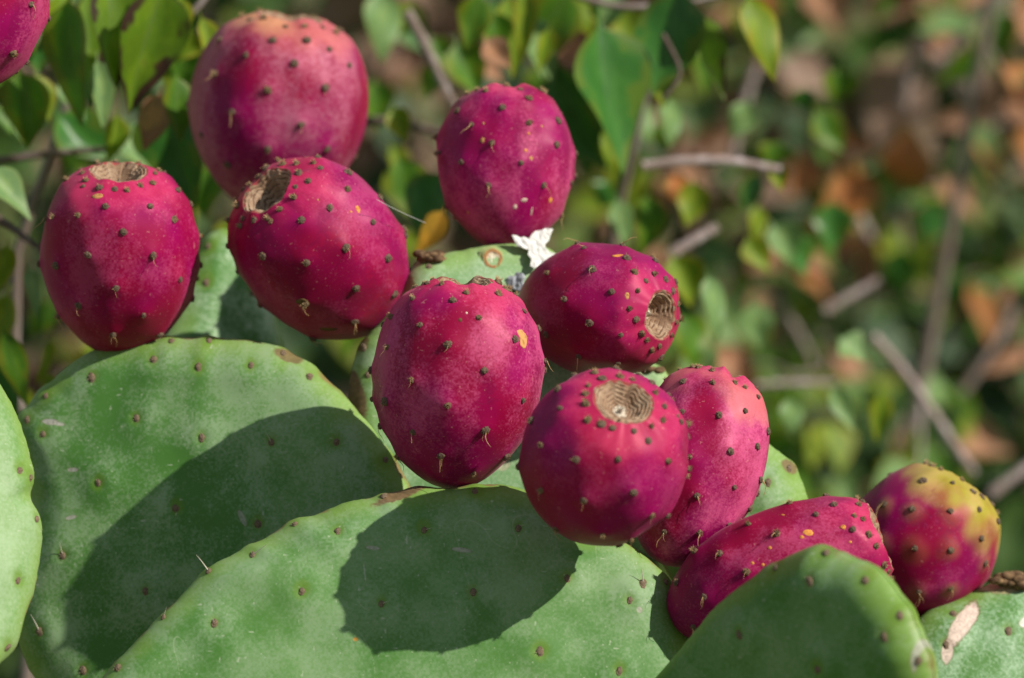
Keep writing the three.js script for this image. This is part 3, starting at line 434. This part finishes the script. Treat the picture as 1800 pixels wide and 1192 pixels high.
fruit({ seed: 10, label: 'half-ripe fruit with a yellow top, out of focus beside the pad with the pinkish streak', c: [1618, 961], dz: 0.115, axis: [0.60, 0.80], tilt: -8, L: 270, W: 254, tex: [512, 256], bloom: 0.4, crater: 0.05, knob: 1.05,
  ripen: (c, v, a, n1, n2, spots, L, Rm, prof) => {
    let k = ss(0.68, 0.90, v + 0.22 * Math.cos(a - 0.35) - 0.12 + 0.24 * n1 + 0.10 * n2);
    for (const s of spots) { const da = Math.abs(((s.a - a + 9.4248) % 6.2832) - 3.1416), d = Math.hypot((s.u - v) * L, da * Rm * prof(v)); if (d < 0.009) k = Math.max(k, 0.30 * ss(0.0056, 0.001, d + 0.0035 * n2 + 0.002 * n1) * (0.7 + n1)); }
    return mix(c, mix([0.32, 0.36, 0.020], [0.38, 0.29, 0.075], ss(-0.3, 0.4, n2)), k * (0.8 + 0.4 * n2));
  },
  areoles: [[1625, 847], [1675, 850], [1605, 897], [1557, 890], [1670, 899], [1724, 946], [1608, 965], [1669, 967], [1730, 989], [1669, 1034], [1613, 1040], [1719, 895], [1516, 884], [1549, 957], [1697, 839], [1710, 864], [1725, 873], [1743, 889], [1750, 914]] });
fruit({ seed: 11, label: 'fruit cropped by the picture corner among the hanging leaves', c: [-36, 10], dz: 0.02, axis: [0.18, 1], tilt: 5, L: 310, W: 236, bloom: 0.6, tex: [512, 256], areoles: [[51, 7], [82, 32], [19, 93], [47, 109]] });

// ---------------------------------------------------------------- white scrap and cobweb
{
  const o = thing('white_scrap', 'torn white papery scrap stuck to the pad rim below the speckled upright fruit', 'scrap', surf[5](938, 440, 0.003));
  const sheet = (pts, name, col, thick, n) => {                    // a ragged flake, a little buckled
    const z = dir(...n), x = UP.clone().cross(z).normalize(), y = z.clone().cross(x), mid = pts.reduce((q, p) => [q[0] + p[0] / pts.length, q[1] + p[1] / pts.length], [0, 0]), c = surf[5](mid[0], mid[1], 0.003);
    const local = pts.map(([px, py]) => { const r = ray(px, py), q = EYE.clone().addScaledVector(r, c.clone().sub(EYE).dot(z) / r.dot(z)).sub(c); return new THREE.Vector2(q.dot(x) * 1000, q.dot(y) * 1000); });
    const g = new TessellateModifier(0.9, 7).modify(new THREE.ExtrudeGeometry(new THREE.Shape(local), { depth: thick, bevelEnabled: false, steps: 1 })), p = g.attributes.position;
    for (let i = 0; i < p.count; i++) { const X = p.getX(i), Y = p.getY(i), f = 0.7 * Math.abs(noise(X * 0.35 + Y * 0.2, Y * 0.30 - X * 0.1, 4)) + 0.35 * noise(X * 0.9, Y * 0.9, 2); p.setZ(i, p.getZ(i) + f); }
    g.scale(0.001, 0.001, 0.001); g.computeVertexNormals(); g.applyMatrix4(new THREE.Matrix4().makeBasis(x, y, z).setPosition(c.sub(o.position)));
    part(name, g, std({ color: col, roughness: 0.9 }), o);
  };
  sheet([[899, 414], [908, 415], [913, 418], [921, 417], [929, 421], [934, 413], [941, 407], [952, 406], [958, 402], [971, 404], [967, 414], [964, 424], [957, 431], [958, 438], [966, 444], [977, 447], [979, 452], [968, 455], [960, 461], [952, 461], [948, 470], [938, 473], [931, 468], [933, 458], [927, 448], [929, 440], [918, 438], [908, 433], [903, 424]], 'torn_sheet', lin(0.60, 0.60, 0.58), 0.5, [0.26, 0.36, 0.89]);
  sheet([[893, 494], [899, 486], [906, 487], [912, 479], [920, 481], [925, 489], [921, 497], [924, 506], [915, 513], [906, 509], [899, 510]], 'grey_flap', lin(0.34, 0.36, 0.40), 2.2, [-0.3, 0.1, 0.9]);
  const t = part(numbered('cobweb_thread'), rod([at(662, 351, 0.075), at(705, 373, 0.085), at(748, 392, 0.1)], 0.00010, 0.00010, { sides: 4 }), std({ color: lin(0.5, 0.5, 0.48), roughness: 0.5 }), scene);
  t.userData = { label: 'thin cobweb thread slanting from the leaning fruit towards the yellow leaf', category: 'cobweb' };
}

// ---------------------------------------------------------------- leaves behind
function leafShape(seed, fold, curl, wave) {                     // length 1 along +y, width 1, faces +z
  return grid(6, 15, (u, v) => {
    const s = u * 2 - 1, q = clamp((v - 0.13) / 0.87), w = Math.max(v < 0.2 ? 0.022 : 0, 0.5 * Math.pow(Math.sin(Math.PI * Math.pow(q, 0.72)), 0.85) * (1 - 0.25 * q - 0.22 * q * q * q) * 1.14), x = s * w + 0.10 * Math.sin(seed * 2.1) * Math.sin(v * 3.1) + 0.05 * Math.sin(seed + v * 5) * v;
    const rag = 1 + 0.07 * noise(v * 7, s * 3, seed);
    return [x + s * w * (rag - 1), v, -fold * Math.abs(s) * w * -1 - curl * v * v + wave * Math.sin(v * 6 + seed) * s * w + 0.02 * noise(v * 5, s * 2, seed)];
  });
}
const leafShapes = [[1, 0.5, 0.15, 0.3], [2, 0.7, 0.3, 0.2], [3, 0.3, -0.1, 0.4], [4, 0.9, 0.2, 0.25], [5, 0.15, 0.35, 0.5], [6, 0.45, 0.0, -0.3]].map((a) => leafShape(...a));
const leafTex = (seed, inside, vein, margin, mk, blotch) => texture(128, 192, (u, v) => {
  const s = Math.abs(u * 2 - 1), n = fbm(u * 5 + seed * 9, v * 8, seed, 3), f = noise(u * 40, v * 60, seed);
  let c = mix(inside, [inside[0] * 1.7, inside[1] * 1.45, inside[2] * 1.3], ss(-0.4, 0.6, n) * 0.7 + 0.12 * f);
  const vv = Math.abs(((v * 8 - s * 2.6) % 1 + 1) % 1 - 0.5); c = mix(c, vein, 0.5 * Math.max(ss(0.05, 0.015, s), 0.5 * ss(0.07, 0.0, vv)));
  c = mix(c, margin, mk * ss(0.62, 0.92, s + 0.5 * n + 0.5 * ss(0.7, 1, v)));
  return mix(c, [0.20, 0.09, 0.03], blotch * ss(0.35, 0.55, n));
});
const leafMat = (t, rough, tr) => std({ map: t, roughness: rough, transmission: tr, thickness: 0, specularIntensity: 0.4, side: THREE.DoubleSide });
const M = {
  green: leafMat(leafTex(1, [0.070, 0.180, 0.010], [0.14, 0.22, 0.06], [0.22, 0.18, 0.01], 0.5, 0), 0.5, 0.45),
  gloss: leafMat(leafTex(2, [0.032, 0.120, 0.018], [0.07, 0.15, 0.05], [0.15, 0.13, 0.01], 0.35, 0), 0.36, 0.15),
  lime: leafMat(leafTex(3, [0.16, 0.25, 0.010], [0.22, 0.30, 0.05], [0.32, 0.22, 0.01], 0.5, 0), 0.55, 0.4),
  pale: leafMat(leafTex(4, [0.15, 0.27, 0.095], [0.30, 0.40, 0.16], [0.20, 0.22, 0.05], 0.3, 0), 0.5, 0.35),
  edged: leafMat(leafTex(5, [0.12, 0.225, 0.008], [0.15, 0.24, 0.05], [0.045, 0.020, 0.012], 1, 0.2), 0.5, 0.5),
  brown: leafMat(leafTex(6, [0.34, 0.18, 0.105], [0.36, 0.22, 0.12], [0.17, 0.08, 0.04], 0.7, 0.2), 0.75, 0.3),
  rust: leafMat(leafTex(7, [0.34, 0.13, 0.035], [0.36, 0.2, 0.08], [0.12, 0.14, 0.02], 0.6, 0.1), 0.65, 0.35),
  yellow: leafMat(leafTex(8, [0.46, 0.26, 0.025], [0.5, 0.36, 0.1], [0.25, 0.2, 0.02], 0.4, 0.1), 0.6, 0.4),
};
const barkTex = texture(64, 128, (u, v) => mix([0.17, 0.125, 0.105], [0.30, 0.245, 0.23], ss(-0.3, 0.5, fbm(u * 6, v * 16, 3, 3))));
const barkMat = std({ map: barkTex, roughness: 0.9 }), greyBark = std({ map: barkTex, color: lin(1.5, 1.5, 1.6), roughness: 0.9 }), darkBark = std({ map: barkTex, color: lin(0.5, 0.45, 0.42), roughness: 0.9 });
const stalkMat = std({ color: lin(0.16, 0.17, 0.05), roughness: 0.7 });

// a leaf from base to tip; faces the given way as far as its length allows
function leafAt(host, mat, base, tip, width, face, shape) {
  const m = part('leaf', shape ?? pick(leafShapes), mat, host), y = tip.clone().sub(base), l = y.length(); y.normalize();
  const z = face.clone().addScaledVector(y, -face.dot(y)).normalize(), x = y.clone().cross(z);
  m.position.copy(base).sub(host.position); m.quaternion.setFromRotationMatrix(new THREE.Matrix4().makeBasis(x, y, z)); m.scale.set(width, l, Math.min(width, l) * 0.8);
  return m;
}
const traced = (host, mat, x0, y0, x1, y1, w, dz, face = [0.1, 0.3, 1], ddz = 0) => leafAt(host, M[mat], at(x0, y0, dz), at(x1, y1, dz + ddz), mm(w, dz), dir(...face));
const twig = (host, pts, dz, r0, r1, mat = barkMat, name = 'twig') => part(name, rod(pts.map(([x, y, d = 0]) => at(x, y, dz + d).sub(host.position)), mm(r0, dz), mm(r1, dz), { sides: 8, seg: 14, knots: 0.18 }), mat, host);
// hanging leaves spread along a twig; far: how wide they turn
function leafyTwig(host, from, to, n, len, mats, twigMat, r = 0.0011) {
  const mid = from.clone().lerp(to, 0.5).add(V(R(-0.02, 0.02), R(-0.015, 0.02), R(-0.02, 0.02))), curve = new THREE.CatmullRomCurve3([from, mid, to]);
  part('twig', rod([from, mid, to].map((p) => p.clone().sub(host.position)), r, r * 0.45, { sides: 6, seg: 8, knots: 0.2 }), twigMat, host);
  for (let i = 0; i < n; i++) {
    const p = curve.getPoint((i + R(0.2, 0.8)) / n), l = len * R(0.65, 1.25), d = V(R(-0.75, 0.75), R(-1.1, 0.1), R(-0.5, 0.6)).normalize();
    leafAt(host, M[pick(mats)], p, p.clone().addScaledVector(d, l), l * R(0.42, 0.68), V(R(-0.2, 1), R(0, 0.9), R(0.2, 1)).normalize());
  }
}

// the shrub whose big leaves hang behind the cup-scarred fruit
{
  const h = thing('hanging_shrub', 'shrub with large hanging green leaves browned at the edges, behind the corner fruit', 'shrub', at(150, 1500, 0.45).setY(0));
  twig(h, [[40, 2600, 0.1], [30, 1500, 0.1], [60, 900, 0.08], [20, 500, 0.05], [120, 180, 0.02], [210, -120, 0]], 0.30, 14, 7, barkMat, 'branch');
  twig(h, [[-60, 295], [30, 278], [110, 268], [190, 262]], 0.30, 8, 5, darkBark);
  twig(h, [[-20, 372], [30, 408], [78, 446]], 0.24, 7, 5, darkBark);
  twig(h, [[-40, -40], [120, -30], [330, -45]], 0.27, 7, 4, barkMat);
  twig(h, [[300, 60], [340, 20], [380, -30]], 0.30, 7, 4, barkMat);
  reseed(71);
  traced(h, 'green', 122, -30, 138, 226, 92, 0.22, [-0.5, 0.1, 0.9]); traced(h, 'edged', 190, -60, 222, 155, 150, 0.21, [0.55, 0.45, 0.7]); traced(h, 'edged', 296, -50, 236, 205, 122, 0.20, [0.45, 0.5, 0.75]);
  traced(h, 'pale', 170, 90, 188, 232, 52, 0.23, [0.5, 0.5, 0.8]); traced(h, 'brown', 285, 150, 255, 268, 60, 0.25, [0.2, 0.2, 1]); traced(h, 'green', 30, 110, 48, 262, 92, 0.24, [-0.1, 0.2, 1]);
  traced(h, 'pale', -25, 282, 54, 392, 60, 0.20, [0.4, 0.6, 0.7]); traced(h, 'pale', 215, 205, 268, 312, 82, 0.30, [0.3, 0.5, 0.8]); traced(h, 'gloss', 300, 150, 335, 372, 130, 0.28, [-0.3, 0.1, 1]);
  traced(h, 'gloss', 90, 190, 200, 280, 90, 0.32, [0, 0.5, 0.8]); traced(h, 'green', 330, 60, 300, 190, 100, 0.31, [0.2, 0.4, 1]); traced(h, 'gloss', 60, 0, 75, 130, 90, 0.28, [-0.3, 0.2, 1]);
  traced(h, 'lime', 340, 40, 300, 110, 60, 0.30); traced(h, 'green', -10, 60, 10, 190, 70, 0.24, [0.3, 0.3, 1]); traced(h, 'gloss', 260, -40, 330, 100, 110, 0.33, [0.1, 0.2, 1]);
  traced(h, 'gloss', 250, 260, 270, 420, 110, 0.33, [-0.3, 0.2, 1]); traced(h, 'green', 330, 330, 300, 470, 90, 0.34, [-0.2, 0.3, 1]); traced(h, 'green', 0, 560, 44, 725, 46, 0.20, [-0.4, 0.2, 1]);
  traced(h, 'lime', 20, 500, -10, 640, 50, 0.30); traced(h, 'gloss', -30, 620, 30, 745, 60, 0.28, [-0.3, 0, 1]); traced(h, 'lime', 80, 650, 110, 720, 34, 0.26);
  for (const [m, x, y, x2, y2, w] of [['lime', 110, -30, 104, 110, 60], ['edged', 150, -40, 160, 190, 70], ['green', 250, -20, 275, 130, 60], ['lime', 320, -20, 300, 90, 50], ['lime', 60, 120, 90, 215, 50], ['green', 20, -40, 60, 110, 80], ['lime', 205, 190, 190, 290, 44], ['green', 310, 120, 320, 250, 60], ['pale', 100, 130, 150, 215, 50], ['lime', 350, 20, 372, 120, 40], ['green', -20, 180, 40, 260, 60], ['lime', 15, 420, -5, 520, 46], ['pale', 45, 460, 70, 560, 40], ['lime', 90, 590, 70, 680, 36]]) traced(h, m, x, y, x2, y2, w, R(0.23, 0.30), [R(0.35, 0.7), R(0.3, 0.6), R(0.5, 0.9)]);
  for (let i = 0; i < 26; i++) { const x = R(-60, 420), y = R(-60, 740); traced(h, pick(['green', 'gloss', 'lime', 'lime', 'pale', 'brown', 'edged', 'green']), x, y, x + R(-45, 55), y + R(70, 150), R(44, 84), R(0.36, 0.5), [R(-0.5, 0.5), R(0, 0.6), 1]); }
}
// the vine-like shrub behind the highest fruit
{
  const h = thing('leafy_vine', 'vine with broad curling green leaves hanging behind the speckled upright fruit', 'vine', at(1020, 1500, 0.6).setY(0));
  twig(h, [[900, 2600, 0.15], [950, 1500, 0.15], [1040, 800, 0.12], [1080, 400, 0.08], [1150, 100, 0.03], [1180, -160, 0]], 0.42, 15, 7, barkMat, 'branch');
  twig(h, [[715, 20], [752, 90], [780, 150], [815, 215]], 0.40, 10, 7, barkMat); twig(h, [[625, 212], [700, 216], [790, 236]], 0.42, 9, 6, darkBark);
  twig(h, [[1130, 292], [1210, 284], [1290, 284], [1372, 300]], 0.40, 9, 8, greyBark); twig(h, [[1175, 450], [1215, 425], [1262, 398]], 0.44, 11, 8, greyBark);
  twig(h, [[960, -30], [1080, 10], [1230, 0], [1360, -40]], 0.36, 7, 4, barkMat); twig(h, [[1285, 285], [1300, 215], [1330, 110]], 0.85, 9, 7, barkMat); twig(h, [[1165, 60], [1195, 130], [1165, 175]], 0.30, 5, 3, darkBark);
  reseed(72);
  traced(h, 'gloss', 1048, 10, 1090, 312, 150, 0.30, [0.55, 0.55, 0.7]); traced(h, 'gloss', 1200, -40, 1155, 172, 135, 0.31, [-0.25, 0.2, 1]); traced(h, 'gloss', 975, 90, 1062, 300, 135, 0.35, [-0.5, -0.1, 0.8]);
  traced(h, 'edged', 1222, 5, 1272, 182, 66, 0.31, [0.5, 0.3, 0.8]); traced(h, 'lime', 1305, -25, 1368, 145, 72, 0.30, [0.2, 0.3, 1]); traced(h, 'lime', 890, -25, 905, 140, 66, 0.36, [0.2, 0.3, 1]);
  traced(h, 'pale', 935, 15, 950, 140, 56, 0.37, [0.4, 0.5, 0.8]); traced(h, 'green', 1010, -30, 940, 120, 100, 0.38); traced(h, 'green', 800, 60, 850, 170, 80, 0.44); traced(h, 'pale', 770, 95, 850, 165, 60, 0.45, [0.4, 0.7, 0.7]);
  traced(h, 'pale', 660, -30, 680, 110, 80, 0.46, [0.3, 0.5, 0.8]); traced(h, 'yellow', 785, 360, 728, 450, 44, 0.26, [0.3, 0.5, 0.9]); traced(h, 'gloss', 790, 290, 730, 420, 100, 0.34, [-0.3, 0.3, 1]); traced(h, 'green', 700, 260, 740, 400, 80, 0.40);
  traced(h, 'pale', 1170, 160, 1185, 260, 56, 0.42, [0.4, 0.5, 0.8]); traced(h, 'pale', 1240, 470, 1268, 600, 52, 0.36, [0.3, 0.5, 0.9]); traced(h, 'lime', 1175, 440, 1220, 540, 70, 0.42); traced(h, 'green', 1190, 545, 1235, 645, 90, 0.44, [0.3, 0.4, 0.8]);
  traced(h, 'lime', 1355, 292, 1376, 335, 34, 0.40); traced(h, 'green', 1140, 330, 1130, 450, 62, 0.42); traced(h, 'pale', 1085, 340, 1095, 440, 44, 0.43, [0.4, 0.5, 0.8]); traced(h, 'lime', 1225, 310, 1210, 400, 60, 0.44); traced(h, 'rust', 1180, 300, 1195, 360, 50, 0.46);
  traced(h, 'lime', 1310, 410, 1350, 480, 50, 0.46); traced(h, 'pale', 1385, 690, 1395, 770, 46, 0.42); traced(h, 'pale', 1460, 670, 1500, 760, 40, 0.42); traced(h, 'lime', 1560, 680, 1540, 780, 40, 0.44); traced(h, 'pale', 1470, 590, 1520, 640, 66, 0.46, [0.5, 0.6, 0.7]);
  for (const [m, x, y, x2, y2, w] of [['lime', 925, -30, 912, 95, 44], ['lime', 1000, -20, 1045, 70, 50], ['lime', 968, 40, 950, 130, 34], ['green', 870, 10, 880, 110, 60], ['pale', 1100, -20, 1060, 60, 50], ['lime', 1060, 220, 1072, 312, 40], ['lime', 1150, 120, 1168, 190, 44], ['pale', 955, 60, 972, 150, 34], ['green', 850, -20, 820, 90, 60], ['lime', 690, 180, 720, 250, 44], ['green', 1130, 60, 1110, 190, 70], ['brown', 850, 60, 900, 120, 50], ['lime', 1262, 60, 1250, 130, 34]]) traced(h, m, x, y, x2, y2, w, R(0.32, 0.42), [R(-0.1, 0.6), R(0.1, 0.6), 1]);
  traced(h, 'brown', 830, 70, 880, 150, 60, 0.52); traced(h, 'gloss', 980, 160, 1010, 280, 90, 0.40, [-0.2, 0, 1]); traced(h, 'gloss', 1060, 180, 1030, 310, 80, 0.41, [-0.4, 0, 1]);
  for (let i = 0; i < 48; i++) { const x = R(560, 1480), y = R(-60, 760); traced(h, pick(['green', 'gloss', 'green', 'lime', 'pale', 'gloss', 'lime', 'brown']), x, y, x + R(-40, 60), y + R(50, 120), R(38, 72), R(0.48, 0.66), [R(-0.4, 0.6), R(0, 0.7), 1]); }
}
// the browning bush on the right
{
  const h = thing('browning_bush', 'bush of small green and rust-brown leaves with pale bare twigs, beyond the yellow-topped fruit', 'bush', at(1560, 1500, 1.0).setY(0));
  twig(h, [[1500, 2600, 0.2], [1540, 1500, 0.2], [1600, 800, 0.1], [1690, 300, 0.05], [1760, -100, 0]], 0.85, 20, 9, barkMat, 'branch');
  twig(h, [[1535, 592], [1590, 655], [1650, 740], [1712, 832]], 0.67, 8.1, 6.8, greyBark); twig(h, [[1290, 682], [1370, 674], [1470, 674]], 0.67, 6.2, 5.0, greyBark); twig(h, [[1450, 548], [1495, 520], [1545, 492]], 0.71, 8.1, 6.2, greyBark);
  twig(h, [[1600, 60], [1650, 110], [1710, 175]], 1.11, 14.9, 12.4, greyBark); twig(h, [[1660, 120], [1710, 50], [1770, -30]], 1.11, 13.6, 11.2, greyBark); twig(h, [[1690, 690], [1740, 620], [1785, 530]], 1.05, 8.1, 6.2, barkMat);
  twig(h, [[1470, 300], [1500, 360], [1530, 420]], 1.10, 8.7, 7.4, greyBark); twig(h, [[1360, 520], [1400, 580], [1430, 640]], 0.97, 7.4, 5.6, barkMat); twig(h, [[1740, 870], [1780, 840], [1830, 800]], 0.67, 9.9, 7.4, greyBark); twig(h, [[1590, 190], [1600, 110], [1590, 20]], 1.05, 8.7, 6.8, barkMat);
  reseed(73);
  for (let i = 0; i < 44; i++) {
    const x = R(1180, 1960), y = R(-160, 860), dz = R(0.88, 1.5), low = y > 520 && x < 1700;
    leafyTwig(h, at(x, y, dz), at(x + R(-150, 150), y + R(-140, 120), dz + R(-0.06, 0.06)), 6, 0.046, low ? ['green', 'lime', 'pale', 'pale', 'lime', 'brown'] : ['brown', 'brown', 'rust', 'green', 'lime', 'gloss', 'gloss', 'green', 'pale'], pick([barkMat, greyBark, darkBark]));
  }
}
// dense undergrowth on the bank, past counting
{
  reseed(91);
  const n = 5900, im = new THREE.InstancedMesh(leafShapes[0], std({ roughness: 0.65, transmission: 0.3, thickness: 0, side: THREE.DoubleSide }), n), q = new THREE.Matrix4(), c = new THREE.Color();
  for (let i = 0; i < n; i++) {
    const p = at(R(-1300, 2600), R(-350, 1700), R(1.4, 2.3)), y = V(R(-0.8, 0.8), R(-1.2, 0.3), R(-0.6, 0.6)).normalize(), f = V(R(-0.2, 1), R(0, 1), R(0.1, 1)), z = f.addScaledVector(y, -f.dot(y)).normalize(), x = y.clone().cross(z), l = R(0.035, 0.075);
    q.makeBasis(x.multiplyScalar(l * R(0.42, 0.66)), y.multiplyScalar(l), z.multiplyScalar(l * 0.5)).setPosition(p); im.setMatrixAt(i, q);
    const k = rnd(), t = noise(p.x * 5, p.y * 5, 3) * 0.5; k + t < 0.36 ? c.setRGB(0.05, 0.12, 0.01) : k + t < 0.68 ? c.setRGB(0.018, 0.06, 0.010) : k + t < 0.74 ? c.setRGB(0.17, 0.21, 0.012) : k < 0.8 ? c.setRGB(0.20, 0.095, 0.045) : c.setRGB(0.24, 0.145, 0.095); im.setColorAt(i, c);
  }
  im.name = 'undergrowth'; im.userData = { kind: 'stuff', label: 'dense blurred mass of green and brown undergrowth filling the far background', category: 'undergrowth' }; im.castShadow = im.receiveShadow = true; scene.add(im);
}

renderer.render(scene, camera);
